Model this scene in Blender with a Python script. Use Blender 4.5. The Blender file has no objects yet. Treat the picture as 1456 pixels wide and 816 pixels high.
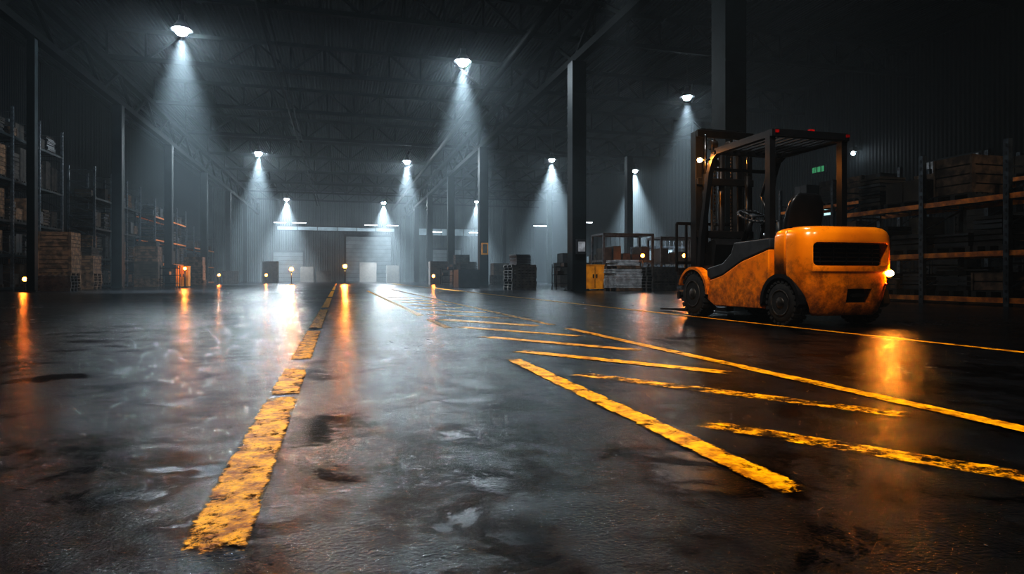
import bpy, bmesh, math, random
from mathutils import Vector, Matrix
random.seed(7)
S = bpy.context.scene
col = S.collection

# ---------------------------------------------------------------- materials
def mat(name, c1, c2=None, rough=0.5, metal=0.0, scale=4.0, bump=0.0, bscale=40.0, emit=None, es=0.0, lo=0.4, hi=0.6, r2=None, spec=None):
    m = bpy.data.materials.new(name); m.use_nodes = True
    nt = m.node_tree; N = nt.nodes; L = nt.links
    b = N['Principled BSDF']
    b.inputs['Roughness'].default_value = rough
    b.inputs['Metallic'].default_value = metal
    if spec is not None: b.inputs['Specular IOR Level'].default_value = spec
    tc = N.new('ShaderNodeTexCoord')
    no = N.new('ShaderNodeTexNoise'); no.inputs['Scale'].default_value = scale; no.inputs['Detail'].default_value = 6
    L.new(tc.outputs['Object'], no.inputs['Vector'])
    cr = N.new('ShaderNodeValToRGB')
    cr.color_ramp.elements[0].position = lo; cr.color_ramp.elements[1].position = hi
    if c2 is None: c2 = tuple(x*0.7 for x in c1)
    cr.color_ramp.elements[0].color = (*c2, 1); cr.color_ramp.elements[1].color = (*c1, 1)
    L.new(no.outputs['Fac'], cr.inputs['Fac']); L.new(cr.outputs['Color'], b.inputs['Base Color'])
    if r2 is not None:
        mr = N.new('ShaderNodeMapRange'); mr.inputs['From Min'].default_value = lo; mr.inputs['From Max'].default_value = hi
        mr.inputs['To Min'].default_value = r2; mr.inputs['To Max'].default_value = rough
        L.new(no.outputs['Fac'], mr.inputs['Value']); L.new(mr.outputs['Result'], b.inputs['Roughness'])
    if bump > 0:
        n2 = N.new('ShaderNodeTexNoise'); n2.inputs['Scale'].default_value = bscale; n2.inputs['Detail'].default_value = 3
        L.new(tc.outputs['Object'], n2.inputs['Vector'])
        bp = N.new('ShaderNodeBump'); bp.inputs['Strength'].default_value = bump; bp.inputs['Distance'].default_value = 0.01
        L.new(n2.outputs['Fac'], bp.inputs['Height']); L.new(bp.outputs['Normal'], b.inputs['Normal'])
    if emit:
        b.inputs['Emission Color'].default_value = (*emit, 1); b.inputs['Emission Strength'].default_value = es
    return m

M = {}
def yellow_paint():
    m = mat('forklift_yellow_paint', (0.82, 0.285, 0.003), (0.64, 0.20, 0.003), 0.34, 0.0, 2.2, lo=.35, hi=.6)
    nt = m.node_tree; N = nt.nodes; L = nt.links; b = N['Principled BSDF']
    base = b.inputs['Base Color'].links[0].from_socket
    tc = N.new('ShaderNodeTexCoord'); n = N.new('ShaderNodeTexNoise'); n.inputs['Scale'].default_value = 8; n.inputs['Detail'].default_value = 14; n.inputs['Roughness'].default_value = .78
    L.new(tc.outputs['Object'], n.inputs['Vector'])
    sp = N.new('ShaderNodeSeparateXYZ'); L.new(tc.outputs['Object'], sp.inputs[0])
    # rust/grime, thickened low on the body to paint in its shaded lower half
    zr = N.new('ShaderNodeMapRange'); zr.inputs['From Min'].default_value = .1; zr.inputs['From Max'].default_value = .9; zr.inputs['To Min'].default_value = .27; zr.inputs['To Max'].default_value = -.04
    L.new(sp.outputs['Z'], zr.inputs['Value'])
    ad = N.new('ShaderNodeMath'); ad.operation = 'ADD'; L.new(n.outputs['Fac'], ad.inputs[0]); L.new(zr.outputs['Result'], ad.inputs[1])
    mr = N.new('ShaderNodeMapRange'); mr.inputs['From Min'].default_value = .54; mr.inputs['From Max'].default_value = .80; mr.inputs['To Max'].default_value = .88
    L.new(ad.outputs[0], mr.inputs['Value'])
    mx = N.new('ShaderNodeMixRGB'); L.new(mr.outputs['Result'], mx.inputs[0]); L.new(base, mx.inputs[1]); mx.inputs[2].default_value = (.09, .022, .004, 1)
    L.new(mx.outputs['Color'], b.inputs['Base Color'])
    rr = N.new('ShaderNodeMapRange'); rr.inputs['To Min'].default_value = .28; rr.inputs['To Max'].default_value = .65; L.new(mr.outputs['Result'], rr.inputs['Value']); L.new(rr.outputs['Result'], b.inputs['Roughness'])
    b.inputs['Coat Weight'].default_value = .4; b.inputs['Coat Roughness'].default_value = .15
    return m
M['yellow'] = yellow_paint()
M['black'] = mat('black_painted_steel', (0.010, 0.011, 0.013), (0.016, 0.016, 0.018), 0.38, 0.2, 8)
M['grey'] = mat('charcoal_plastic', (0.04, 0.045, 0.052), (0.026, 0.03, 0.035), 0.5, 0.0, 8, 0.1, 120)
M['rubber'] = mat('tyre_rubber', (0.018, 0.018, 0.019), (0.03, 0.028, 0.027), 0.75, 0.0, 12, 0.2, 80)
M['rim'] = mat('wheel_rim', (0.10, 0.09, 0.08), (0.03, 0.027, 0.025), 0.5, 0.6, 10)
M['chrome'] = mat('hydraulic_steel', (0.45, 0.47, 0.5), (0.3, 0.3, 0.32), 0.22, 1.0, 8)
M['void'] = mat('dark_opening', (0.003, 0.003, 0.003), (0.004, 0.004, 0.004), 0.9, spec=.1)
M['steel'] = mat('structural_steel', (0.010, 0.016, 0.018), (0.005, 0.007, 0.008), 0.55, 0.0, 1.5, 0.05, 30, spec=.15)
M['roofsteel'] = mat('roof_steel', (0.0026, 0.0028, 0.003), (0.0014, 0.0016, 0.0017), 0.65, 0.0, 2, spec=.03)
M['rackorange'] = mat('rack_beam_orange', (0.80, 0.27, 0.015), (0.45, 0.13, 0.01), 0.5, 0.1, 6)
M['rackpost'] = mat('rack_post_steel', (0.09, 0.105, 0.12), (0.04, 0.047, 0.055), 0.5, 0.4, 6)
M['wood'] = mat('pallet_wood', (0.20, 0.12, 0.07), (0.075, 0.045, 0.027), 0.8, 0, 5, 0.2, 40)
M['woodd'] = mat('weathered_wood', (0.06, 0.05, 0.042), (0.022, 0.019, 0.017), 0.85, 0, 4, 0.2, 40)
M['card'] = mat('cardboard', (0.10, 0.075, 0.052), (0.06, 0.044, 0.032), 0.85, 0, 3)
M['dark'] = mat('dark_goods', (0.018, 0.02, 0.022), (0.03, 0.03, 0.033), 0.5, 0.1, 3)
M['pale'] = mat('pale_sheets', (0.55, 0.56, 0.57), (0.33, 0.33, 0.34), 0.6, 0, 5)
M['bin'] = mat('yellow_cabinet_paint', (0.85, 0.38, 0.01), (0.65, 0.26, 0.01), 0.45, 0, 3)
M['lens'] = mat('lamp_lens', (1, 1, 1), (1, 1, 1), 0.3, emit=(0.82, 0.93, 1.0), es=1000)
M['lens2'] = mat('far_lamp_lens', (1, 1, 1), (1, 1, 1), 0.3, emit=(0.82, 0.93, 1.0), es=400)
M['tube'] = mat('fluorescent_tube', (1, 1, 1), (1, 1, 1), 0.3, emit=(0.80, 0.92, 1.0), es=9)
M['amber'] = mat('amber_lamp', (1, 0.4, 0.05), (1, 0.4, 0.05), 0.3, emit=(1.0, 0.25, 0.025), es=30)
M['signal'] = mat('signal_lamp', (1, 0.4, 0.05), (1, 0.4, 0.05), 0.3, emit=(1.0, 0.42, 0.08), es=600)
M['taillight'] = mat('tail_lamp', (1, 0.4, 0.05), (1, 0.4, 0.05), 0.3, emit=(1.0, 0.42, 0.08), es=450)
M['red'] = mat('red_lens', (0.5, 0.01, 0.008), (0.3, 0.005, 0.005), 0.25)
M['green'] = mat('exit_sign_green', (0.02, 0.25, 0.1), (0.02, 0.25, 0.1), 0.4, emit=(0.15, 1.0, 0.4), es=.12)
M['winlit'] = mat('lit_window_glass', (0.6, 0.8, 0.8), (0.3, 0.4, 0.4), 0.2, 0, 1.2, emit=(0.6, 0.9, 0.9), es=0.6)
M['windim'] = mat('dim_window_glass', (0.3, 0.36, 0.4), (0.2, 0.25, 0.28), 0.3, 0, 1.2, emit=(0.6, 0.8, 0.9), es=0.12)
M['doorp'] = mat('door_panel', (0.18, 0.20, 0.21), (0.12, 0.135, 0.145), 0.5, 0, 1.0)

def wave_wall(name, c1, c2, sc, axis='X', strength=0.8):
    m = mat(name, c1, c2, 0.65, 0.0, 0.35, spec=.04)
    nt = m.node_tree; N = nt.nodes; L = nt.links
    b = N['Principled BSDF']
    tc = N.new('ShaderNodeTexCoord'); w = N.new('ShaderNodeTexWave'); w.bands_direction = axis
    w.inputs['Scale'].default_value = sc
    L.new(tc.outputs['Object'], w.inputs['Vector'])
    bp = N.new('ShaderNodeBump'); bp.inputs['Strength'].default_value = strength; bp.inputs['Distance'].default_value = 0.06
    L.new(w.outputs['Fac'], bp.inputs['Height']); L.new(bp.outputs['Normal'], b.inputs['Normal'])
    return m
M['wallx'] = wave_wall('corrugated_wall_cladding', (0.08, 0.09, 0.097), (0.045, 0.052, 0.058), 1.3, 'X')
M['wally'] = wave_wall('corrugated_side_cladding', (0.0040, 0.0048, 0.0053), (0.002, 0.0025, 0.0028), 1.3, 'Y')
M['roof'] = wave_wall('corrugated_roof_deck', (0.0034, 0.0038, 0.0042), (0.0017, 0.0019, 0.0021), 1.6, 'X', 1.0)

# wet floor
def floor_mat():
    m = bpy.data.materials.new('wet_worn_concrete'); m.use_nodes = True
    nt = m.node_tree; N = nt.nodes; L = nt.links; b = N['Principled BSDF']
    tc = N.new('ShaderNodeTexCoord')
    def noise(s, d, rough=0.5, dist=0.0):
        n = N.new('ShaderNodeTexNoise'); n.inputs['Scale'].default_value = s; n.inputs['Detail'].default_value = d
        n.inputs['Roughness'].default_value = rough; n.inputs['Distortion'].default_value = dist
        L.new(tc.outputs['Object'], n.inputs['Vector']); return n
    def ramp(src, p0, c0, p1, c1):
        r = N.new('ShaderNodeMapRange'); r.inputs['From Min'].default_value = p0; r.inputs['From Max'].default_value = p1
        r.inputs['To Min'].default_value = c0; r.inputs['To Max'].default_value = c1
        L.new(src, r.inputs['Value']); return r.outputs['Result']
    patch = noise(2.4, 14, 0.76, 0.3)
    big = noise(0.28, 4)
    grain = noise(95, 4, 0.6)
    mid = noise(9, 8, 0.65)
    pm = ramp(patch.outputs['Fac'], 0.44, 0.0, 0.51, 1.0)   # 0 = oil stain, 1 = damp concrete
    mix = N.new('ShaderNodeMixRGB'); mix.inputs[1].default_value = (0.001, 0.001, 0.0012, 1)
    cr = N.new('ShaderNodeValToRGB'); cr.color_ramp.elements[0].position = .35; cr.color_ramp.elements[1].position = .7
    cr.color_ramp.elements[0].color = (0.003, 0.0034, 0.004, 1); cr.color_ramp.elements[1].color = (0.011, 0.0125, 0.015, 1)
    L.new(mid.outputs['Fac'], cr.inputs['Fac']); L.new(cr.outputs['Color'], mix.inputs[2]); L.new(pm, mix.inputs[0])
    L.new(mix.outputs['Color'], b.inputs['Base Color'])
    rr = ramp(mid.outputs['Fac'], 0.3, 0.14, 0.7, 0.27)
    rb = ramp(big.outputs['Fac'], 0.35, -0.04, 0.65, 0.04)
    ad = N.new('ShaderNodeMath'); ad.operation = 'ADD'; L.new(rr, ad.inputs[0]); L.new(rb, ad.inputs[1])
    L.new(ad.outputs[0], b.inputs['Roughness'])
    sl = ramp(pm, 0, 0.12, 1, 0.95); L.new(sl, b.inputs['Specular IOR Level'])
    bs = N.new('ShaderNodeMath'); bs.operation = 'MULTIPLY'; L.new(grain.outputs['Fac'], bs.inputs[0])
    L.new(ramp(pm, 0, 0.4, 1, 1.0), bs.inputs[1])
    bp = N.new('ShaderNodeBump'); bp.inputs['Strength'].default_value = 0.72; bp.inputs['Distance'].default_value = 0.005
    L.new(bs.outputs[0], bp.inputs['Height'])
    bp2 = N.new('ShaderNodeBump'); bp2.inputs['Strength'].default_value = 0.06; bp2.inputs['Distance'].default_value = 0.02
    L.new(mid.outputs['Fac'], bp2.inputs['Height']); L.new(bp.outputs['Normal'], bp2.inputs['Normal'])
    L.new(bp2.outputs['Normal'], b.inputs['Normal'])
    return m
M['floor'] = floor_mat()

def paint_mat(name, wear_lo, wear_hi):
    m = bpy.data.materials.new(name); m.use_nodes = True
    nt = m.node_tree; N = nt.nodes; L = nt.links; b = N['Principled BSDF']; out = N['Material Output']
    tc = N.new('ShaderNodeTexCoord')
    def noise(s, d, r=0.6):
        n = N.new('ShaderNodeTexNoise'); n.inputs['Scale'].default_value = s; n.inputs['Detail'].default_value = d
        n.inputs['Roughness'].default_value = r
        L.new(tc.outputs['Object'], n.inputs['Vector']); return n
    n1 = noise(9, 14, 0.84)
    n2 = noise(13, 10, .75)
    g = noise(95, 4, .6)
    cr = N.new('ShaderNodeValToRGB'); cr.color_ramp.elements[0].position = .40; cr.color_ramp.elements[1].position = .58
    cr.color_ramp.elements[0].color = (0.30, 0.105, 0.003, 1); cr.color_ramp.elements[1].color = (0.90, 0.43, 0.003, 1)
    L.new(n2.outputs['Fac'], cr.inputs['Fac']); L.new(cr.outputs['Color'], b.inputs['Base Color'])
    b.inputs['Roughness'].default_value = 0.4; b.inputs['Specular IOR Level'].default_value = .25
    bp = N.new('ShaderNodeBump'); bp.inputs['Strength'].default_value = 0.5; bp.inputs['Distance'].default_value = 0.005
    L.new(g.outputs['Fac'], bp.inputs['Height']); L.new(bp.outputs['Normal'], b.inputs['Normal'])
    at = N.new('ShaderNodeAttribute'); at.attribute_name = 'edge'
    ed = N.new('ShaderNodeMapRange'); ed.inputs['To Min'].default_value = -.12; ed.inputs['To Max'].default_value = 0; L.new(at.outputs['Fac'], ed.inputs['Value'])
    ad = N.new('ShaderNodeMath'); ad.operation = 'ADD'; L.new(n1.outputs['Fac'], ad.inputs[0]); L.new(ed.outputs['Result'], ad.inputs[1])
    tr = N.new('ShaderNodeBsdfTransparent'); ms = N.new('ShaderNodeMixShader')
    mr = N.new('ShaderNodeMapRange'); mr.inputs['From Min'].default_value = wear_lo; mr.inputs['From Max'].default_value = wear_hi
    L.new(ad.outputs[0], mr.inputs['Value']); L.new(mr.outputs['Result'], ms.inputs[0])
    L.new(tr.outputs[0], ms.inputs[1]); L.new(b.outputs[0], ms.inputs[2]); L.new(ms.outputs[0], out.inputs['Surface'])
    return m
M['paint'] = paint_mat('worn_yellow_line_paint', 0.40, 0.47)
M['paint2'] = paint_mat('faded_yellow_hatch_paint', 0.46, 0.55)

# ---------------------------------------------------------------- mesh builder
class MB:
    def __init__(s): s.v = []; s.f = []; s.m = []; s.sm = []; s.mats = []
    def mi(s, k):
        if k not in s.mats: s.mats.append(k)
        return s.mats.index(k)
    def add(s, vs, fs, k, smooth=False):
        o = len(s.v); s.v += [tuple(v) for v in vs]; i = s.mi(k)
        for f in fs: s.f.append(tuple(o+a for a in f)); s.m.append(i); s.sm.append(smooth)
    def box(s, c, d, k, rot=None):
        vs = [Vector((x*d[0]/2, y*d[1]/2, z*d[2]/2)) for x in (-1, 1) for y in (-1, 1) for z in (-1, 1)]
        if rot: 
            R = Matrix.Rotation(rot[1], 3, rot[0]); vs = [R @ v for v in vs]
        vs = [v + Vector(c) for v in vs]
        s.add(vs, [(0,1,3,2),(4,6,7,5),(0,4,5,1),(2,3,7,6),(0,2,6,4),(1,5,7,3)], k)
    def bb(s, x0, x1, y0, y1, z0, z1, k): s.box(((x0+x1)/2, (y0+y1)/2, (z0+z1)/2), (x1-x0, y1-y0, z1-z0), k)
    def beam(s, a, b, w, h, k, up=(0, 0, 1)):
        a = Vector(a); b = Vector(b); d = (b-a).normalized(); u = Vector(up)
        if abs(d.dot(u)) > 0.98: u = Vector((0, 1, 0))
        sx = d.cross(u).normalized(); sz = sx.cross(d).normalized()
        vs = [p + sx*i*w/2 + sz*j*h/2 for p in (a, b) for i, j in ((-1,-1),(1,-1),(1,1),(-1,1))]
        s.add(vs, [(0,1,2,3)[::-1],(4,5,6,7),(0,1,5,4),(1,2,6,5),(2,3,7,6),(3,0,4,7)], k)
    def cyl(s, a, b, r, k, n=16, r2=None):
        a = Vector(a); b = Vector(b); d = (b-a).normalized(); u = Vector((0,0,1)) if abs(d.z) < .9 else Vector((1,0,0))
        x = d.cross(u).normalized(); y = d.cross(x).normalized(); r2 = r if r2 is None else r2
        vs = [p + (x*math.cos(2*math.pi*i/n) + y*math.sin(2*math.pi*i/n))*q for p, q in ((a, r), (b, r2)) for i in range(n)]
        s.add(vs, [(i, (i+1) % n, n+(i+1) % n, n+i) for i in range(n)], k, True)
        o = len(s.v)-2*n; im = s.mi(k)
        s.f.append(tuple(o+i for i in range(n))[::-1]); s.m.append(im); s.sm.append(False)
        s.f.append(tuple(o+n+i for i in range(n))); s.m.append(im); s.sm.append(False)
    def tube(s, pts, r, k, n=10):
        for a, b in zip(pts[:-1], pts[1:]): s.cyl(a, b, r, k, n)
    def lathe_x(s, prof, c, k, n=40):
        vs = []; 
        for x, r in prof:
            for i in range(n):
                t = 2*math.pi*i/n; vs.append((c[0]+x, c[1]+r*math.cos(t), c[2]+r*math.sin(t)))
        fs = []
        for j in range(len(prof)-1):
            for i in range(n): fs.append((j*n+i, j*n+(i+1) % n, (j+1)*n+(i+1) % n, (j+1)*n+i))
        fs.append(tuple(range(n))); fs.append(tuple(range((len(prof)-1)*n, len(prof)*n)))
        s.add(vs, fs, k, True)
    def prism_x(s, poly, x0, x1, k):
        n = len(poly)
        vs = [(x0, y, z) for y, z in poly] + [(x1, y, z) for y, z in poly]
        s.add(vs, [tuple(range(n)), tuple(range(n, 2*n))[::-1]] + [(i, (i+1) % n, n+(i+1) % n, n+i) for i in range(n)], k)
    def loft(s, rings, k, smooth=True):
        n = len(rings[0]); vs = [v for r in rings for v in r]; o = len(s.v)
        fs = [(j*n+i, j*n+(i+1) % n, (j+1)*n+(i+1) % n, (j+1)*n+i) for j in range(len(rings)-1) for i in range(n)]
        s.add(vs, fs, k, smooth); im = s.mi(k); q = (len(rings)-1)*n
        s.f.append(tuple(o+i for i in range(n))[::-1]); s.m.append(im); s.sm.append(False)
        s.f.append(tuple(o+q+i for i in range(n))); s.m.append(im); s.sm.append(False)
    def sphere(s, c, r, k, n=16, zs=1.0):
        rings = []
        for j in range(1, 9):
            p = math.pi*j/9; rings.append([(c[0]+r*math.sin(p)*math.cos(2*math.pi*i/n), c[1]+r*math.sin(p)*math.sin(2*math.pi*i/n), c[2]-r*zs*math.cos(p)) for i in range(n)])
        s.loft(rings, k)
    def build(s, name, parent=None, bevel=0, loc=None, seg=2):
        me = bpy.data.meshes.new(name); me.from_pydata(s.v, [], s.f); 
        for k in s.mats: me.materials.append(M[k])
        for p, i, q in zip(me.polygons, s.m, s.sm): p.material_index = i; p.use_smooth = q
        bm = bmesh.new(); bm.from_mesh(me); bmesh.ops.remove_doubles(bm, verts=bm.verts, dist=1e-5) if bevel else None
        bmesh.ops.recalc_face_normals(bm, faces=bm.faces); bm.to_mesh(me); bm.free()
        o = bpy.data.objects.new(name, me); col.objects.link(o)
        if parent: o.parent = parent
        if loc: o.location = loc
        if bevel:
            b = o.modifiers.new('bevel', 'BEVEL'); b.width = bevel; b.segments = seg; b.limit_method = 'ANGLE'; b.angle_limit = math.radians(35)
        return o

def empty(name, loc=(0, 0, 0)):
    e = bpy.data.objects.new(name, None); e.location = loc; e.empty_display_size = 0.3; col.objects.link(e); return e

# ---------------------------------------------------------------- room shell
X0, X1, Y0, Y1, H = -17.0, 30.0, -12.0, 95.0, 13.2
b = MB(); b.bb(X0, X1, Y0, Y1, -0.3, 0, 'floor'); b.build('floor')
b = MB(); b.bb(X0, X1, Y0, Y1, H, H+0.2, 'roof'); b.build('ceiling')
b = MB(); b.bb(X0, X1, Y1, Y1+0.3, 0, H, 'wallx'); b.build('wall_back')
b = MB(); b.bb(X0, X1, Y0-0.3, Y0, 0, H, 'wallx'); b.build('wall_front')
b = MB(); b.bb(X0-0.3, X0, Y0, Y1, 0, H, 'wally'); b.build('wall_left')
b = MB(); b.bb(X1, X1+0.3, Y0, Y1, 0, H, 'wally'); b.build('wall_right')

def sect_door(name, x0, x1, h, y=Y1-0.12):
    b = MB()
    for i in range(int(h/0.6)):
        b.bb(x0, x1, y, y+0.08, 0.02+i*0.6, 0.57+i*0.6, 'doorp')
    b.bb(x0-0.25, x0, y-0.05, y+0.1, 0, h+0.3, 'steel'); b.bb(x1, x1+0.25, y-0.05, y+0.1, 0, h+0.3, 'steel')
    b.bb(x0-0.25, x1+0.25, y-0.05, y+0.1, h, h+0.3, 'steel')
    b.build(name)
sect_door('door_1', 1.0, 7.5, 6.6)
sect_door('door_2', -9.0, -5.0, 4.2)
sect_door('door_3', 13.0, 18.0, 4.8)
def window_x(name, x0, x1, z0, z1, y=Y1-0.1, k='windim', nx=6):
    b = MB(); b.bb(x0, x1, y, y+0.05, z0, z1, k)
    for i in range(nx+1):
        x = x0+(x1-x0)*i/nx; b.bb(x-0.04, x+0.04, y-0.05, y+0.06, z0, z1, 'steel')
    b.bb(x0, x1, y-0.05, y+0.06, z0-0.08, z0, 'steel'); b.bb(x0, x1, y-0.05, y+0.06, z1, z1+0.08, 'steel')
    b.build(name)
window_x('window_1', -8.5, 8.0, 7.4, 7.9)
window_x('window_2', 11.5, 22, 7.0, 8.0)
def window_y(name, y0, y1, z0, z1, k, n=2, x=X1-0.1):
    b = MB(); b.bb(x, x+0.05, y0, y1, z0, z1, k)
    for i in range(n+1):
        y = y0+(y1-y0)*i/n; b.bb(x-0.05, x+0.06, y-0.05, y+0.05, z0-0.05, z1+0.05, 'steel')
    b.bb(x-0.05, x+0.06, y0, y1, z0-0.1, z0, 'steel'); b.bb(x-0.05, x+0.06, y0, y1, z1, z1+0.1, 'steel'); b.bb(x-0.05, x+0.06, y0, y1, (z0+z1)/2-0.03, (z0+z1)/2+0.03, 'steel')
    b.build(name)
window_y('window_3', 32.6, 34.8, 4.5, 6.4, 'winlit', 3)
window_y('window_4', 52, 62, 1.2, 3.2, 'windim', 6)
window_y('window_5', 66, 80, 1.2, 3.2, 'windim', 8)
b = MB()
for i in range(12): b.bb(X1-0.15, X1-0.02, 23.2+i*0.24, 23.34+i*0.24, 5.0, 6.6, 'pale')
b.bb(X1-0.06, X1-0.01, 23.1, 26.1, 4.9, 6.7, 'steel'); b.build('wall_louvre')
b = MB(); b.bb(X1-0.16, X1-0.02, 33.1, 34.3, 7.25, 7.8, 'void')
for i, (a, c) in enumerate([(33.2, 33.4), (33.5, 33.75), (33.85, 33.95), (34.0, 34.2)]): b.bb(X1-0.19, X1-0.16, a, c, 7.35, 7.7, 'green')
b.build('exit_sign')

# ---------------------------------------------------------------- columns
def column(x, y, w=0.62, h=9.42):
    b = MB(); t = 0.045
    b.bb(-w/2, w/2, -w/2, -w/2+t, 0.03, h, 'steel'); b.bb(-w/2, w/2, w/2-t, w/2, 0.03, h, 'steel')
    b.bb(-t/2, t/2, -w/2+t, w/2-t, 0.03, h, 'steel')
    b.bb(-w/2, -w/2+t, -w/2+t, w/2-t, 0.03, h, 'steel') if x > 0 else b.bb(w/2-t, w/2, -w/2+t, w/2-t, 0.03, h, 'steel')
    b.bb(-w*0.7, w*0.7, -w*0.7, w*0.7, 0, 0.03, 'steel')
    for sx in (-1, 1):
        for sy in (-1, 1): b.cyl((sx*w*.6, sy*w*.6, .03), (sx*w*.6, sy*w*.6, .09), .03, 'black', 8)
    z = 1.5
    while z < h:
        b.bb(-w/2, w/2, -w/2-0.01, -w/2, z, z+0.05, 'steel'); z += 2.2
    b.build('steel_column', loc=(x, y, 0))
RY = [2.0, 13.8, 24.3, 41.8, 54.6, 68, 80, 91]
XR, XL = 9.5, -11.0
for y in RY: column(XR, y, 0.6)
column(XR, -8, 0.6)
for y, w in [(8, .5), (17.8, .5), (27.2, .26), (36.6, .46), (46.6, .46), (58, .5), (70, .5), (82, .5)]: column(XL, y, w)
for y in [42, 60, 78]: column(20.5, y, 0.45)

# ---------------------------------------------------------------- roof trusses
def truss_x(x0, x1, y, zb, zt, n):
    b = MB(); b.beam((x0, y, zb), (x1, y, zb), .2, .2, 'roofsteel'); b.beam((x0, y, zt), (x1, y, zt), .2, .2, 'roofsteel')
    for i in range(n):
        a = x0+(x1-x0)*i/n; c = x0+(x1-x0)*(i+1)/n
        b.beam((a, y, zb), (a, y, zt), .1, .1, 'roofsteel')
        b.beam((a, y, zb if i % 2 else zt), (c, y, zt if i % 2 else zb), .1, .1, 'roofsteel')
    b.build('roof_truss')
y = -6
while y < 94:
    truss_x(XL, XR, y, 11.42, 12.82, 12)
    truss_x(XR+0.15, X1-.15, y, 11.42, 12.82, 12)
    y += 8.2
for gx in (XR, XL):
    b = MB(); n = 44
    b.beam((gx, Y0+.2, 11.15), (gx, Y1-.2, 11.15), .35, .3, 'roofsteel'); b.beam((gx, Y0+.2, 9.6), (gx, Y1-.2, 9.6), .35, .3, 'roofsteel')
    for i in range(n):
        a = Y0+.4+(Y1-Y0-.8)*i/n; c = Y0+.4+(Y1-Y0-.8)*(i+1)/n
        b.beam((gx, a, 9.6 if i % 2 else 11.1), (gx, c, 11.1 if i % 2 else 9.6), .14, .14, 'roofsteel')
    b.build('lattice_girder')
b = MB()
x = X0+1
while x < X1:
    b.beam((x, Y0+.1, 13.05), (x, Y1-.1, 13.05), .12, .22, 'roofsteel'); x += 1.9
b.build('roof_purlins')
b = MB()
for (x, z, r) in [(-3.0, 11.0, .08), (-2.7, 11.0, .05), (7.6, 10.6, .16), (12.5, 10.9, .1)]:
    b.cyl((x, Y0+.1, z), (x, Y1-.1, z), r, 'roofsteel', 10)
b.build('overhead_pipes')

# ---------------------------------------------------------------- lamps
COOL = (0.78, 0.91, 1.0)
def spot(name, loc, target, power, size, blend, color=COOL, radius=0.15, parent=None):
    l = bpy.data.lights.new(name, 'SPOT'); l.energy = power; l.spot_size = math.radians(size); l.spot_blend = blend
    l.color = color; l.shadow_soft_size = radius
    o = bpy.data.objects.new(name, l); col.objects.link(o)
    d = Vector(target)-Vector(loc); o.rotation_euler = d.to_track_quat('-Z', 'Y').to_euler()
    if parent: o.parent = parent; o.location = Vector(loc)-parent.location
    else: o.location = loc
    return o
def highbay(x, y, z, power, lens='lens', ceil=H, size=50, r=0.25):
    e = empty('high_bay_lamp', (x, y, z))
    b = MB(); n = 24
    rings = [[(q*math.cos(2*math.pi*i/n), q*math.sin(2*math.pi*i/n), zz) for i in range(n)] for zz, q in [(0.02, .36), (-0.02, .42), (0.02, .42), (0.18, .26), (0.38, .13), (0.58, .12)]]
    b.loft(rings, 'black'); b.cyl((0, 0, .58), (0, 0, ceil-z-0.25), .02, 'black', 8)
    b.build('housing', parent=e)
    b = MB(); b.sphere((0, 0, -0.02), r, lens, 16, 0.85); b.build('lens', parent=e)
    spot('beam', (x, y, z-0.27), (x, y, 0), power, size, 1.0, parent=e)
for (x, y, p) in [(-6.1, 27.8, 32000), (-6.2, 53.6, 62000), (-6.4, 84, 105000)]: highbay(x, y, 10.5, p, size=50 if y < 60 else 66)
for (x, y, p) in [(5.5, 28.4, 32000), (5.6, 54, 66000), (5.7, 84.5, 105000)]: highbay(x, y, 10.5, p, size=50 if y < 60 else 66)
for (x, y) in [(18.5, 30.7), (17.3, 50), (17.3, 80), (26.5, 53)]: highbay(x, y, 10.5, 17000 if y < 40 else 75000, 'lens2', size=60, r=.22)
highbay(6.0, 8.5, 10.2, 1200, 'lens2', size=60, r=.12)  # extra lamp above the view, added for highlights on the forklift's top
e = empty('wall_floodlight', (29.4, 30.4, 7.9)); b = MB(); b.bb(0, .55, -.05, .05, .2, .28, 'black'); b.bb(-.15, .15, -.15, .15, 0.1, .35, 'black'); b.build('bracket', parent=e)
b = MB(); b.sphere((0, 0, 0), .10, 'lens2', 12); b.build('lens', parent=e)
for (x, y, z, w) in [(-8.0, 93.5, 8.3, 1.6), (-5.4, 93.5, 8.3, 1.8), (4.5, 93.5, 8.2, 1.8), (7.6, 93.5, 8.2, 1.6), (13, 88, 7, 2), (19, 88, 7, 2), (23, 70, 6.6, 2), (25, 62, 6.4, 2)]:
    b = MB(); b.bb(-w/2, w/2, -.08, .08, .05, .15, 'black'); b.bb(-w/2, w/2, -.06, .06, -.02, .05, 'tube'); b.cyl((-w/3, 0, .15), (-w/3, 0, H-z-.06), .012, 'black', 6); b.cyl((w/3, 0, .15), (w/3, 0, H-z-.06), .012, 'black', 6)
    b.build('fluorescent_batten', loc=(x, y, z))
def added_flood(loc, target, power, size, blend, color=COOL, radius=.35):  # unseen lamps added to brighten the forklift, floor lines and stored goods
    e = empty('added_floodlight', loc); b = MB()
    b.cyl((0, 0, .3), (0, 0, H-loc[2]-.3), .03, 'black', 8); b.bb(-.3, .3, -.2, .1, .05, .3, 'black'); b.build('housing', parent=e)
    t = Vector(loc)+(Vector(target)-Vector(loc)).normalized()*0.3
    spot('beam', tuple(t), target, power, size, blend, color, radius, parent=e)
added_flood((0.6, 1.4, 7.2), (4.9, 6.5, 1.4), 2700, 27, 0.95, (1.0, 0.95, 0.88))
added_flood((4.6, -2.0, 8.0), (2.6, 3.4, .1), 3800, 44, 0.9, (1.0, 0.98, 0.94))
added_flood((-2.0, -3.0, 8.0), (-0.25, 2.6, 0), 2200, 34, 0.9, (1.0, 0.98, 0.94))
added_flood((16, 2.0, 9.5), (12.5, 10, 1.5), 850, 50, 0.8, (1.0, 0.92, 0.8))
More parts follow.
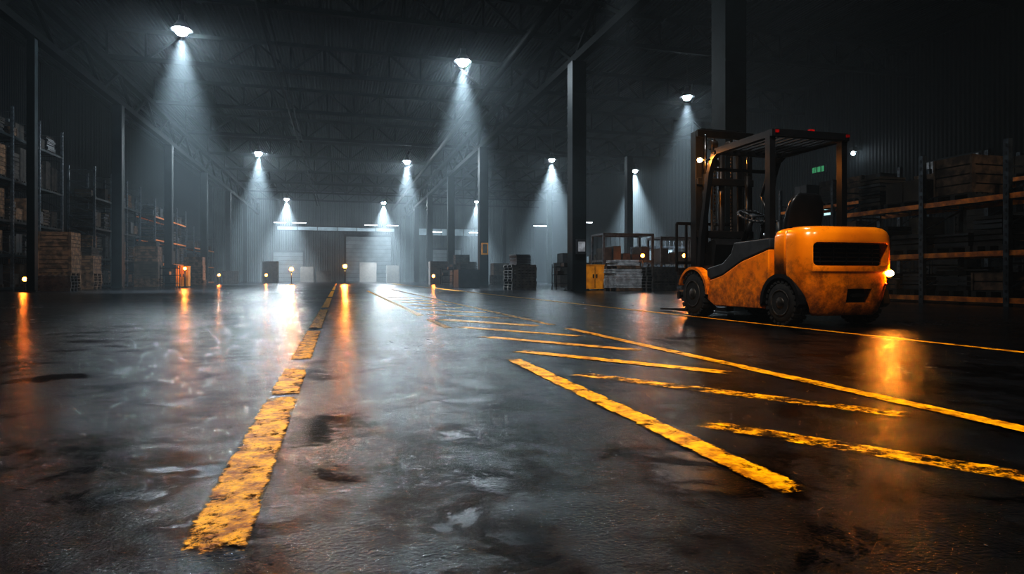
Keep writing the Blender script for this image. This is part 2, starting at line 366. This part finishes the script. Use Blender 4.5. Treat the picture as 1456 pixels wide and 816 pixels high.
added_flood((-6, 22.0, 10), (-12, 32, 1), 900, 36, 0.9, (1.0, 0.93, 0.85))
added_flood((8.0, 16.5, 10), (10.8, 25.5, .8), 2800, 40, 0.9, (0.9, 0.95, 1.0))

# ---------------------------------------------------------------- floor markings
EDGE = []
def strip(b, a, c, w, k):
    a = Vector((a[0], a[1], 0)); c = Vector((c[0], c[1], 0)); d = (c-a).normalized(); p = Vector((-d.y, d.x, 0)); Ln = (c-a).length
    us = [0, min(.10, Ln*.2), Ln-min(.10, Ln*.2), Ln]; vs_ = [-w/2-.004, -w/2+.012, w/2-.012, w/2+.004]
    vs = []; 
    for i, u in enumerate(us):
        for j, v in enumerate(vs_):
            q = a+d*u+p*v; vs.append((q.x, q.y, 0.003)); EDGE.append(0.0 if i in (0, 3) or j in (0, 3) else 1.0)
    b.add(vs, [(i*4+j, i*4+j+1, (i+1)*4+j+1, (i+1)*4+j) for i in range(3) for j in range(3)], k)
def finish(b, name):
    global EDGE
    o = b.build(name); at = o.data.attributes.new('edge', 'FLOAT', 'POINT')
    for i, v in enumerate(EDGE): at.data[i].value = v
    EDGE = []
b = MB()
for a, c in [(1.30, 2.95), (3.0, 3.85), (4.25, 6.6), (6.9, 11), (11.6, 17), (18, 26), (28, 40), (42, 60)]: strip(b, (-.24, a), (-.24, c), .125, 'paint')
finish(b, 'dashed_floor_line')
b = MB()
strip(b, (1.09, 1.3), (1.09, 3.95), .10, 'paint'); strip(b, (1.11, 6.5), (1.11, 8.0), .09, 'paint2'); strip(b, (1.11, 8.8), (1.11, 26), .09, 'paint')
strip(b, (2.31, 0.8), (2.31, 6.2), .10, 'paint'); strip(b, (2.31, 6.6), (2.31, 30), .10, 'paint2')
strip(b, (4.68, 0.5), (4.68, 60), .10, 'paint')
finish(b, 'solid_floor_line')
b = MB()
for i, y in enumerate([2.05, 3.25, 4.35, 5.5, 6.65, 7.9, 9.2, 10.6, 12.1, 13.7, 15.5, 17.5]):
    x1 = 2.12; sl = 1.35 if i else .95
    strip(b, (1.25, y), (x1 if i else 1.85, y-sl), .13 if i < 5 else .18, 'paint2' if i in (0, 1, 6, 8) else 'paint')
finish(b, 'hatched_floor_marking')

# ---------------------------------------------------------------- forklift
FK = empty('forklift', (5.35, 5.45, 0)); FK.scale = (1.15, 1, 1)
DY = .07
def rrect(x0, x1, y0, y1, r, z, rf=0.03, n=8):
    pts = []
    for cx, cy, rr, a0 in [(x0+r, y0+r, r, 180), (x1-r, y0+r, r, 270), (x1-rf, y1-rf, rf, 0), (x0+rf, y1-rf, rf, 90)]:
        for i in range(n+1):
            t = math.radians(a0+90*i/n); pts.append((cx+rr*math.cos(t), cy+rr*math.sin(t), z))
    return pts
def lofted(levels, k, r, rf=.03):
    b = MB(); b.loft([rrect(-.52+i, .52-i, i2+DY, y1, r, z, rf) for z, i, i2, y1 in levels], k, True); return b
def cutter(fn):
    b = MB(); fn(b); o = b.build('cut'); return o
def boolcut(obj, cutters):
    for c in cutters:
        md = obj.modifiers.new('b', 'BOOLEAN'); md.object = c; md.operation = 'DIFFERENCE'; md.solver = 'EXACT'
    dg = bpy.context.evaluated_depsgraph_get(); me = bpy.data.meshes.new_from_object(obj.evaluated_get(dg))
    obj.modifiers.clear()
    if len(me.polygons) > 40: obj.data = me
    print('counterweight polys', len(me.polygons))
    for c in cutters: bpy.data.objects.remove(c, do_unlink=True)
    return obj
cw = lofted([(.12, .10, .11, .42), (.16, .07, .085, .42), (.30, .035, .055, .42), (.48, .012, .028, .42), (.585, 0.0, .016, .42), (.60, -.0, .0, .42), (.94, -.0, .0, .42), (1.0, .003, .008, .42), (1.045, .018, .025, .42), (1.075, .045, .05, .42), (1.09, .08, .08, .42)], 'yellow', .18)
cw = cw.build('counterweight', loc=(0, 0, 0))
def slot(b):
    n = 8; rings = []
    for y in (-.2, .14+DY):
        pts = []
        for cx, cz, a0 in [(-.39, .705, 180), (.37, .705, 270), (.37, .865, 0), (-.39, .865, 90)]:
            for i in range(n+1):
                t = math.radians(a0+90*i/n); pts.append((cx+.045*math.cos(t), y, cz+.045*math.sin(t)))
        rings.append(pts)
    b.loft(rings, 'void', False)
WY = .51
cuts = [cutter(lambda b: b.cyl((-.7, WY, .25), (-.27, WY, .25), .315, 'void', 40)), cutter(lambda b: b.cyl((.27, WY, .25), (.7, WY, .25), .315, 'void', 40)),
        cutter(slot), cutter(lambda b: b.bb(-.04, .24, -.2, .16+DY, .26, .41, 'void'))]
cw = boolcut(cw, cuts); cw.parent = FK
bv = cw.modifiers.new('bevel', 'BEVEL'); bv.width = .012; bv.segments = 2; bv.limit_method = 'ANGLE'; bv.angle_limit = math.radians(40)
b = MB(); b.bb(-.425, .405, .125, .138, .67, .90, 'void')
for i in range(4): b.box((-.01, .11, .71+i*.047), (.82, .02, .008), 'black', ('X', .5))
for i in range(5): b.bb(-.3+i*.15-.004, -.3+i*.15+.004, .10, .125, .68, .88, 'black')
b.bb(-.035, .235, .14, .155, .265, .405, 'void'); b.cyl((.10, .06, .34), (.10, .15, .34), .022, 'black', 12); b.bb(.02, .18, .05, .08, .325, .355, 'black')
b.build('rear_grille', parent=FK, loc=(0, DY, 0))
# hood
b = MB()
b.loft([rrect(-.515+i, .515-i, .428, y1, .02, z, .10) for z, i, y1 in [(.56, 0, .67), (.9, 0, .67), (1.0, .003, .665), (1.05, .018, .645), (1.075, .045, .61), (1.085, .08, .57)]], 'yellow')
b.build('engine_hood', parent=FK)
b = MB(); b.bb(-.49, .49, .41, .44, .57, 1.05, 'void'); b.bb(-.30, .30, .3, .9, .15, .6, 'black'); b.bb(-.35, .35, .66, 2.25, .16, .42, 'black')
b.build('chassis', parent=FK)
b = MB()
for sx in (-1, 1):
    pts = [(WY+.325*math.cos(t), .25+.325*math.sin(t)) for t in [math.radians(a) for a in range(-8, 190, 9)]]
    inn = [(WY+.28*math.cos(t), .25+.28*math.sin(t)) for t in [math.radians(a) for a in range(189, -9, -9)]]
    for i in range(len(pts)-1):
        j = len(inn)-1-i
        b.prism_x([pts[i], pts[i+1], inn[j-1], inn[j]], sx*.45, sx*.525, 'black')
b.build('rear_wheel_arch', parent=FK)
b = MB()
for x0, x1 in ((-.52, -.44), (.44, .52)):
    b.prism_x([(.84, .17), (1.78, .17), (1.93, .24), (1.88, .50), (1.60, .56), (1.20, .73), (.69, .86), (.69, .53), (.80, .42)], x0, x1, 'yellow')
b.build('side_panel', parent=FK, bevel=.012)
b = MB()
for x0, x1 in ((-.515, -.44), (.44, .515)):
    b.prism_x([(.69, .87), (1.20, .74), (1.60, .57), (1.88, .51), (1.95, .56), (1.95, .66), (1.60, .72), (1.42, .84), (1.36, .97), (.69, .99)], x0, x1, 'grey')
b.bb(-.44, .44, .68, 1.36, .42, .97, 'grey')
b.bb(-.44, .44, 1.36, 1.95, .40, .50, 'black')
b.build('cab_side_cover', parent=FK, bevel=.015)
b = MB()
for sx in (-1, 1):
    th = [math.radians(a) for a in range(20, 190, 10)]
    for t0, t1 in zip(th[:-1], th[1:]):
        R1, R2 = .375, .335; cy, cz = 2.28, .31
        q = [(cy+R1*math.cos(t0), cz+R1*math.sin(t0)), (cy+R1*math.cos(t1), cz+R1*math.sin(t1)), (cy+R2*math.cos(t1), cz+R2*math.sin(t1)), (cy+R2*math.cos(t0), cz+R2*math.sin(t0))]
        b.prism_x(q, sx*.33, sx*.54, 'yellow')
b.build('front_fender', parent=FK)
def wheel(name, x, y, r, w, sx):
    b = MB(); c = (x, y, r)
    prof = [(-w/2, r*.55), (-w/2, r*.80), (-w/2+.02, r*.93), (-w/2+.05, r*.965), (w/2-.05, r*.965), (w/2-.02, r*.93), (w/2, r*.80), (w/2, r*.55)]
    b.lathe_x(prof, c, 'rubber', 44)
    nl = 22
    for i in range(nl):
        t = 2*math.pi*i/nl
        for s2 in (-1, 1):
            tt = t+(math.pi/nl if s2 > 0 else 0)
            d = Vector((0, math.cos(tt), math.sin(tt)))
            p = Vector(c)+d*(r*.945); p.x += s2*w*.26
            b.box(p, (w*.46, r*.16, r*.11), 'rubber', ('X', tt-math.pi/2))
    o = sx
    b.lathe_x([(o*(w/2-.002), r*.60), (o*(w/2+.008), r*.60), (o*(w/2+.008), r*.54), (o*(w/2-.03), r*.50), (o*(w/2-.035), r*.30), (o*(w/2+.0), r*.26), (o*(w/2+.012), r*.22), (o*(w/2+.012), r*.02)], c, 'rim', 32)
    for i in range(6):
        t = 2*math.pi*i/6; b.cyl((x+o*(w/2-.04), y+r*.4*math.cos(t), r+r*.4*math.sin(t)), (x+o*(w/2-.01), y+r*.4*math.cos(t), r+r*.4*math.sin(t)), .014, 'chrome', 6)
    b.build(name, parent=FK)
for sx in (-1, 1):
    wheel('front_wheel', sx*.43, 2.28, .31, .19, sx)
    wheel('rear_wheel', sx*.43, WY, .25, .16, sx)
b = MB(); b.cyl((-.4, 2.28, .31), (.4, 2.28, .31), .07, 'black'); b.cyl((-.4, WY, .25), (.4, WY, .25), .05, 'black'); b.build('axles', parent=FK)
b = MB()
b.prism_x([(1.95, .40), (2.25, .40), (2.22, .72), (2.12, 1.02), (1.98, 1.06), (1.93, .98), (2.0, .7)], -.40, .40, 'black')
b.bb(-.44, .44, 1.92, 2.3, .63, .70, 'black')
b.tube([(0, 2.0, 1.0), (0, 1.80, 1.33)], .035, 'black')
for i in range(3): b.tube([(.22+i*.06, 1.98, 1.04), (.22+i*.06, 1.93, 1.24)], .008, 'black', 8); b.sphere((.22+i*.06, 1.925, 1.26), .022, 'black', 10)
b.build('cowl', parent=FK)
b = MB(); c = Vector((0, 1.79, 1.36)); ax = Vector((0, -.52, .85)).normalized(); ex = Vector((1, 0, 0)); ey = ax.cross(ex)
P = [c+(ex*math.cos(t)+ey*math.sin(t))*.17 for t in [2*math.pi*i/24 for i in range(25)]]
b.tube(P, .016, 'grey', 8)
for i in (0, 8, 16): b.cyl(c, P[i], .012, 'grey', 8)
b.cyl(c-ax*.03, c+ax*.02, .04, 'grey', 14); b.build('steering_wheel', parent=FK)
b = MB()
b.loft([rrect(-.23+i, .23-i, .86+i, 1.30-i, .06, z, .1) for z, i in [(.98, .02), (1.0, 0), (1.08, 0), (1.11, .03)]], 'black')
def seatback():
    rings = []
    for z, hw, th, yy in [(1.06, .20, .10, .86), (1.15, .22, .12, .85), (1.3, .22, .11, .82), (1.42, .20, .10, .79), (1.50, .16, .08, .77), (1.53, .10, .05, .765)]:
        rings.append([(hw*math.copysign(abs(math.cos(t))**.5, math.cos(t)), yy+th/2*math.copysign(abs(math.sin(t))**.6, math.sin(t)), z) for t in [2*math.pi*i/24 for i in range(24)]])
    b.loft(rings, 'black')
seatback()
b.tube([(-.25, .9, 1.0), (-.26, .9, 1.2), (-.26, 1.15, 1.22)], .018, 'grey'); b.tube([(.25, .9, 1.0), (.26, .9, 1.2), (.26, 1.15, 1.22)], .018, 'grey')
b.build('operator_seat', parent=FK)
b = MB()
for sx in (-1, 1):
    x = sx*.44
    b.beam((x, .78, .98), (x, .78, 2.20), .065, .085, 'black', up=(0, 1, 0))
    pts = [(x, 2.25, .60), (x, 2.20, 1.10), (x, 2.02, 1.95), (x, 1.93, 2.14), (x, 1.82, 2.20)]
    for a, c in zip(pts[:-1], pts[1:]): b.beam(a, c, .06, .07, 'black', up=(0, 1, 0))
    b.beam((x, .70, 2.21), (x, 1.86, 2.21), .06, .08, 'black')
b.tube([(-.44, .82, 1.75), (-.46, .9, 1.5), (-.44, .82, 1.25)], .015, 'black', 8)
b.beam((-.44, .72, 2.21), (.44, .72, 2.21), .08, .08, 'black'); b.beam((-.44, 1.84, 2.21), (.44, 1.84, 2.21), .08, .08, 'black')
b.beam((-.44, 2.0, 2.0), (.44, 2.0, 2.0), .04, .04, 'black')
for i in range(8): b.beam((-.35+i*.1, .72, 2.225), (-.35+i*.1, 1.84, 2.225), .028, .035, 'black')
b.build('overhead_guard', parent=FK)
b = MB()
b.bb(-.45, -.41, .665, .68, 2.20, 2.235, 'red'); b.bb(.41, .45, .665, .68, 2.20, 2.235, 'red'); b.bb(-.02, .04, .70, .74, 2.25, 2.275, 'red')
b.build('marker_reflectors', parent=FK)
b = MB(); b.tube([(-.46, 1.95, 2.12), (-.56, 2.02, 2.12)], .012, 'black', 8); b.sphere((-.57, 2.02, 2.12), .03, 'signal'); b.build('turn_signal', parent=FK)
b = MB(); b.cyl((.44, .11+DY, .58), (.45, .04+DY, .58), .05, 'black', 16); b.sphere((.45, .03+DY, .58), .032, 'taillight'); b.sphere((.41, .05+DY, .46), .018, 'red'); b.build('tail_light', parent=FK)
for sx in (-1, 1):
    b = MB(); b.cyl((sx*.40, 1.96, 2.08), (sx*.40, 2.05, 2.06), .06, 'black', 16); b.cyl((sx*.40, 2.05, 2.06), (sx*.40, 2.055, 2.06), .052, 'chrome', 16); b.build('work_lamp', parent=FK)
b = MB()
for sx in (-1, 1):
    b.bb(sx*.36-.045, sx*.36+.045, 2.42, 2.56, .12, 2.62, 'black')
    b.bb(sx*.26-.035, sx*.26+.035, 2.48, 2.60, .12, 2.68, 'black')
    b.cyl((sx*.30, 2.37, .3), (sx*.30, 2.37, 2.0), .035, 'black', 14); b.cyl((sx*.30, 2.37, 2.0), (sx*.30, 2.37, 2.55), .02, 'chrome', 12)
    for i in range(44): b.box((sx*.12, 2.46, .4+i*.05), (.03, .012 if i % 2 else .02, .04), 'rim')
    b.tube([(sx*.18, 2.41, .5), (sx*.19, 2.41, 1.5), (sx*.17, 2.43, 2.4)], .014, 'rubber', 8)
    b.beam((sx*.33, 1.95, .55), (sx*.33, 2.42, .9), .05, .05, 'black')
for z in (2.58, 1.9, 1.15, .45): b.bb(-.40, .40, 2.38, 2.43, z-.05, z+.05, 'black')
for z in (2.62,): b.bb(-.30, .30, 2.50, 2.60, z-.03, z+.06, 'black')
b.cyl((-.17, 2.5, 2.45), (-.08, 2.5, 2.45), .07, 'rim', 18); b.cyl((.08, 2.5, 2.45), (.17, 2.5, 2.45), .07, 'rim', 18)
b.cyl((0, 2.5, .2), (0, 2.5, 2.3), .045, 'black', 14)
b.build('mast', parent=FK, bevel=.006, seg=1)
b = MB()
for z in (.28, .62): b.bb(-.52, .52, 2.64, 2.70, z-.05, z+.05, 'black')
b.bb(-.3, -.2, 2.60, 2.64, .2, .7, 'black'); b.bb(.2, .3, 2.60, 2.64, .2, .7, 'black')
for z in (.75, 1.32): b.bb(-.54, .54, 2.66, 2.70, z-.02, z+.02, 'black')
for i in range(9): b.bb(-.54+i*.135-.012, -.54+i*.135+.012, 2.665, 2.695, .62, 1.32, 'black')
b.build('load_backrest', parent=FK)
b = MB()
for sx in (-1, 1):
    b.bb(sx*.25-.05, sx*.25+.05, 2.70, 2.74, .05, .70, 'black'); b.prism_x([(2.70, .03), (3.65, .03), (3.65, .045), (2.78, .08), (2.70, .08)], sx*.25-.05, sx*.25+.05, 'black')
b.build('forks', parent=FK)

# ---------------------------------------------------------------- goods
def pallet(b, x, y, z, w=1.2, d=1.0, k='wood'):
    for i in range(3): b.bb(x-w/2, x+w/2, y-d/2+i*(d-.1)/2, y-d/2+i*(d-.1)/2+.1, z, z+.10, k)
    for i in range(7): b.bb(x-w/2+i*(w-.1)/6, x-w/2+i*(w-.1)/6+.1, y-d/2, y+d/2, z+.10, z+.125, k)
    return z+.125
def crate(b, x, y, z, w, d, h, k='wood'):
    b.bb(x-w/2+.03, x+w/2-.03, y-d/2+.03, y+d/2-.03, z, z+h-.01, 'dark' if k == 'woodd' else 'woodd')
    n = max(2, int(h/.16)); s = h/n
    for i in range(n):
        for sy in (-1, 1): b.bb(x-w/2, x+w/2, y+sy*(d/2-.015)-.012, y+sy*(d/2-.015)+.012, z+i*s+.01, z+(i+1)*s-.015, k)
        for sx in (-1, 1): b.bb(x+sx*(w/2-.015)-.012, x+sx*(w/2-.015)+.012, y-d/2+.03, y+d/2-.03, z+i*s+.01, z+(i+1)*s-.015, k)
    for sx in (-1, 1):
        for sy in (-1, 1): b.bb(x+sx*(w/2-.04)-.05, x+sx*(w/2-.04)+.05, y+sy*d/2-.02, y+sy*d/2+.02, z, z+h, k)
    b.bb(x-w/2, x+w/2, y-d/2, y+d/2, z+h-.02, z+h, k)
def rack(name, xf, ys, depth, levels, height, sgn, beamk='rackorange', fill=0.8, kinds=('dark', 'card', 'woodd'), big=False):
    b = MB(); xb = xf+sgn*depth
    for y in ys:
        for x in (xf, xb): b.bb(x-.05, x+.05, y-.05, y+.05, 0, height, 'rackpost')
        z = .3
        while z < height-.6:
            b.beam((xf, y, z), (xb, y, z+.5), .03, .03, 'rackpost'); b.beam((xf, y, z+.5), (xb, y, z+.5), .03, .03, 'rackpost'); z += .6
        for q in range(int(height/.15)): b.bb(xf-sgn*.055-.004, xf-sgn*.055+.004, y-.015, y+.015, .1+q*.15, .16+q*.15, 'dark')
    for y0, y1 in zip(ys[:-1], ys[1:]):
        for li, z in enumerate(levels):
            for x in (xf, xb): b.bb(x-.03, x+.03, y0+.05, y1-.05, z-.1, z, beamk)
            for q in range(6): 
                yy = y0+.15+(y1-y0-.3)*q/5; b.bb(min(xf, xb)+.03, max(xf, xb)-.03, yy-.04, yy+.04, z-.03, z-.005, 'woodd')
            nxt = levels[li+1]-.15 if li+1 < len(levels) else z+1.0
            yy = y0+.15
            while yy < y1-.4:
                w = random.uniform(.5, 1.0); w = min(w, y1-.12-yy)
                if random.random() < fill and w > .3:
                    hh = random.uniform(.35, .92)*(nxt-z); kk = random.choice(kinds); dd = depth*random.uniform(.6, .85); cx = (xf+xb)/2; cy = yy+w/2
                    zt = pallet(b, cx, cy, z, dd, w, 'woodd')
                    t = random.random()
                    if t < .35: crate(b, cx, cy, zt, dd, w*.95, max(.15, hh-.13), random.choice(('wood', 'woodd')))
                    elif t < .7:
                        zz = zt
                        while zz < z+hh:
                            h1 = random.uniform(.05, .12); o = random.uniform(-.03, .03)
                            b.bb(cx-dd/2+o, cx+dd/2+o, cy-w*.46+o, cy+w*.46+o, zz, zz+h1*.75, random.choice((kk, 'woodd', 'dark'))); zz += h1
                    else:
                        n = random.choice((1, 2)); h2 = max(.12, (hh-.13)/n)
                        for q in range(n):
                            for s2 in (-1, 1): b.bb(cx-dd/2+.01, cx+dd/2-.01, cy+s2*w*.23-w*.22, cy+s2*w*.23+w*.22, zt+q*h2, zt+(q+1)*h2-.01, kk)
                yy += w+.08
    return b.build(name)
rack('pallet_rack', 11.9, [4.4, 6.55, 8.7, 10.45, 12.6], 1.1, [.16, 1.04, 2.09], 3.1, 1, fill=.95)
rack('pallet_rack', 16.0, [7.0, 9.6, 12.2, 14.8, 17.4, 20.0], 1.1, [.16, 1.5, 3.0], 3.8, 1, fill=.9)
rack('pallet_rack', -13.0, [28.0, 30.4, 32.8, 35.2], 1.2, [.15, 1.5, 2.9, 4.6, 6.4], 7.6, -1, 'steel', .95, ('card', 'dark', 'woodd'))
rack('pallet_rack', -12.4, [37.6, 40.2, 42.8, 45.4], 1.2, [.15, 1.6, 3.2, 4.8], 6.4, -1, 'steel', .9, ('card', 'dark', 'woodd'))
rack('pallet_rack', -12.2, [48.0, 51, 54, 57], 1.2, [.15, 1.6, 3.2, 4.8], 6.0, -1, 'rackorange', .85)
rack('pallet_rack', -12.2, [60, 63, 66, 69], 1.2, [.15, 1.6, 3.2], 5.0, -1, 'rackorange', .85)
rack('pallet_rack', -13.0, [15.5, 18.5, 21.5, 24.5], 1.2, [.15, 1.6, 3.2, 4.8], 6.4, -1, 'steel', .85, ('dark', 'woodd'))

def stack(name, x, y, items, rot=0):
    b = MB(); z = 0
    for kind, w, d, h, k in items:
        if kind == 'p':
            for _ in range(int(h)): z = pallet(b, random.uniform(-.02, .02), random.uniform(-.02, .02), z, w, d, k)
        elif kind == 'c': crate(b, 0, 0, z, w, d, h, k); z += h
        elif kind == 's':
            z1 = z+h
            while z < z1-.03:
                o = random.uniform(-.02, .02); b.bb(-w/2+o, w/2+o, -d/2-o, d/2-o, z, z+.045, k); z += .06
        elif kind == 'b': b.bb(-w/2, w/2, -d/2, d/2, z, z+h, k); z += h
    o = b.build(name, loc=(x, y, 0)); o.rotation_euler.z = rot; return o
stack('wooden_crate_stack', -11.7, 31.4, [('p', 1.3, 1.1, 6, 'wood'), ('c', 1.3, 1.05, .95, 'wood'), ('c', 1.25, 1.0, .8, 'wood')])
stack('wooden_crate_stack', -11.6, 33.6, [('p', 1.3, 1.1, 6, 'wood'), ('c', 1.25, 1.05, .8, 'wood'), ('s', 1.1, .9, .4, 'woodd')])
stack('wooden_crate_stack', -11.0, 42.0, [('p', 1.3, 1.1, 4, 'wood'), ('c', 1.25, 1.05, 1.0, 'card'), ('c', 1.2, 1.0, .9, 'wood'), ('s', 1.0, .8, .3, 'woodd')])
stack('wooden_crate_stack', -10.3, 51.0, [('p', 1.3, 1.1, 3, 'wood'), ('c', 1.25, 1.05, 1.1, 'wood'), ('c', 1.2, 1.0, .6, 'wood')])
stack('pallet_stack', -9.8, 44.5, [('p', 1.2, 1.0, 7, 'woodd')], .2)
stack('pallet_stack', -11.0, 29.3, [('p', 1.2, 1.0, 5, 'woodd')], .1)
stack('pallet_stack', -9.0, 58.5, [('p', 1.2, 1.0, 9, 'woodd')], .1)
stack('pallet_stack', 8.0, 27.6, [('p', 1.2, 1.0, 9, 'woodd'), ('s', .7, .8, .5, 'dark')], .15)
stack('sheet_stack', 11.25, 23.6, [('p', 1.2, 1.0, 1, 'wood'), ('s', 1.2, 1.0, .8, 'pale'), ('p', 1.1, 1.0, 1, 'wood'), ('s', 1.0, .9, .25, 'pale')], .1)
stack('pallet_stack', 13.2, 24.2, [('p', 1.2, 1.0, 8, 'woodd')], .1)
stack('crate_stack', 7.2, 36.0, [('b', 1.3, 1.0, 1.0, 'dark'), ('s', 1.0, .8, .5, 'woodd')], .1)
stack('crate_stack', 8.6, 45.0, [('c', 1.5, 1.2, 1.5, 'woodd'), ('c', 1.0, 1.0, .7, 'woodd')])
stack('crate_stack', 8.0, 52.0, [('c', 1.5, 1.2, 1.9, 'woodd')])
stack('crate_stack', 14.5, 38.0, [('c', 2.0, 1.2, 1.5, 'woodd'), ('b', 1.6, 1.0, .6, 'dark')])
stack('crate_stack', 17.5, 40.0, [('c', 2.0, 1.2, 1.2, 'woodd'), ('c', 1.5, 1.0, .9, 'card')])
stack('crate_stack', 12.0, 47.0, [('p', 1.3, 1.2, 6, 'woodd'), ('c', 1.2, 1.0, .9, 'card')])
stack('crate_stack', 3.8, 88, [('c', 2.2, 2.0, 2.6, 'woodd')])
stack('crate_stack', -4.0, 86, [('c', 1.6, 1.4, 2.0, 'woodd')]); stack('crate_stack', -2.0, 88, [('c', 1.8, 1.4, 1.5, 'woodd')])
stack('crate_stack', 7.0, 86, [('c', 1.6, 1.4, 2.2, 'woodd')]); stack('crate_stack', -7.5, 76, [('c', 1.6, 1.4, 2.4, 'woodd')])
def cabinet(x, y, w=.9, h=1.05, rot=0):
    b = MB(); b.bb(-w/2, w/2, -.3, .3, .06, h, 'bin'); b.bb(-w/2-.02, w/2+.02, -.32, .32, h, h+.04, 'bin')
    b.bb(-.008, .008, -.315, -.3, .1, h-.04, 'void'); b.bb(-.1, -.05, -.33, -.3, h*.5, h*.65, 'black'); b.bb(.05, .1, -.33, -.3, h*.5, h*.65, 'black')
    for sx in (-1, 1):
        for sy in (-1, 1): b.bb(sx*(w/2-.08)-.04, sx*(w/2-.08)+.04, sy*.22-.04, sy*.22+.04, 0, .06, 'black')
    o = b.build('yellow_storage_cabinet', loc=(x, y, 0)); o.rotation_euler.z = rot
cabinet(10.4, 24.8, .85, 1.05); cabinet(-8.3, 38.2, .6, 1.15)
def trolley(x, y):
    b = MB()
    for z in (.25, .65, 1.0): b.bb(-.4, .4, -.3, .3, z, z+.03, 'steel')
    for sx in (-1, 1):
        for sy in (-1, 1): b.cyl((sx*.38, sy*.28, .08), (sx*.38, sy*.28, 1.15), .02, 'steel', 8); b.cyl((sx*.38-.02, sy*.28, .06), (sx*.38+.02, sy*.28, .06), .06, 'rubber', 12)
    b.bb(-.3, 0, -.2, .2, .68, .85, 'dark'); b.bb(.02, .3, -.2, .2, 1.03, 1.2, 'dark'); b.build('tool_trolley', loc=(x, y, 0))
trolley(9.7, 26.6); trolley(6.4, 38); trolley(-8.2, 35)
def cage(x, y, w, d, h):
    b = MB()
    for sx in (-1, 1):
        for sy in (-1, 1): b.bb(sx*w/2-.05, sx*w/2+.05, sy*d/2-.05, sy*d/2+.05, 0, h, 'rackpost')
    for z in (.15, h*.5, h-.05):
        for sy in (-1, 1): b.bb(-w/2, w/2, sy*d/2-.04, sy*d/2+.04, z-.05, z+.05, 'rackpost')
        for sx in (-1, 1): b.bb(sx*w/2-.04, sx*w/2+.04, -d/2, d/2, z-.05, z+.05, 'rackpost')
    for i in range(int(w/.25)): xx = -w/2+.25*(i+1); b.cyl((xx, d/2, .15), (xx, d/2, h), .012, 'rackpost', 6)
    for i in range(int(w/.5)): xx = -w/2+.3+.5*i; b.bb(xx-.2, xx+.2, -d*.35, d*.35, .2, .2+random.uniform(.4, 1.1), random.choice(('dark', 'woodd', 'card')))
    for i in range(int(w/.5)): xx = -w/2+.3+.5*i; b.bb(xx-.2, xx+.2, -d*.35, d*.35, h*.5+.05, h*.5+.05+random.uniform(.2, .7), random.choice(('dark', 'woodd', 'dark')))
    b.build('storage_cage', loc=(x, y, 0))
cage(13.6, 28.6, 2.6, 1.4, 2.7); cage(16.8, 29.0, 2.4, 1.4, 2.6); cage(18.6, 34, 3, 1.4, 2.4)
b = MB(); b.bb(-.22, .22, -.12, .12, -.4, .4, 'bin'); b.bb(-.15, .15, -.14, -.12, -.3, .3, 'card'); b.build('column_control_box', loc=(9.5, 41.34, 2.5))
b = MB(); b.bb(-.2, .2, -.1, .1, -.3, .3, 'dark'); b.bb(-.15, .15, -.12, -.1, -.2, .2, 'pale'); b.build('column_control_box', loc=(9.5, 23.87, 1.8))

def beacon(x, y, h, r=.09, power=40, lens='amber'):
    e = empty('amber_beacon', (x, y, 0)); b = MB()
    b.cyl((0, 0, 0), (0, 0, .04), .18, 'black', 16); b.cyl((0, 0, .04), (0, 0, h), .03, 'black', 10); b.cyl((0, 0, h), (0, 0, h+.05), .09, 'black', 14); b.cyl((0, 0, h+.05+2*r), (0, 0, h+.08+2*r), .08, 'black', 14)
    b.build('post', parent=e)
    b = MB(); b.sphere((0, 0, h+.05+r), r, lens, 14); b.build('lens', parent=e)
    l = bpy.data.lights.new('glow', 'POINT'); l.energy = power*.3; l.color = (1, .36, .07); l.shadow_soft_size = .05
    o = bpy.data.objects.new('glow', l); col.objects.link(o); o.parent = e; o.location = (0, -.2, h+.1+r)
beacon(-11.4, 27.6, .35, .08, 35); beacon(-8.0, 37.2, .9, .08, 100); beacon(-9.0, 53, .6, .1, 60); beacon(-6.3, 60, .6, .12, 80)
beacon(-3.6, 52, 1.0, .16, 1100); beacon(.5, 56, 1.3, .18, 1000); beacon(7.0, 48, .5, .12, 60)
beacon(14.0, 27.2, 1.45, .09, 60); beacon(15.3, 25.6, 1.4, .10, 200)

# ---------------------------------------------------------------- world (thin haze in the air) / camera
w = bpy.data.worlds.new('w'); S.world = w; w.use_nodes = True; nt = w.node_tree; nt.nodes['Background'].inputs[0].default_value = (0, 0, 0, 1)
vs = nt.nodes.new('ShaderNodeVolumeScatter'); vs.inputs['Density'].default_value = 0.0042; vs.inputs['Anisotropy'].default_value = 0.2
vs.inputs['Color'].default_value = (0.85, 0.95, 1.0, 1)
nt.links.new(vs.outputs[0], nt.nodes['World Output'].inputs['Volume'])
cam = bpy.data.cameras.new('camera'); cam.sensor_width = 36; cam.lens = 890*36/1456; cam.clip_end = 300; cam.shift_y = -13/1456
co = bpy.data.objects.new('camera', cam); col.objects.link(co)
co.location = (0, 0, .53); co.rotation_euler = (math.radians(90), 0, -math.atan(246/890))
S.camera = co
S.view_settings.view_transform = 'Standard'
for lk in ('Very High Contrast', 'High Contrast', 'None'):
    try:
        S.view_settings.look = lk; print('LOOK', lk); break
    except Exception as ex: print(ex)
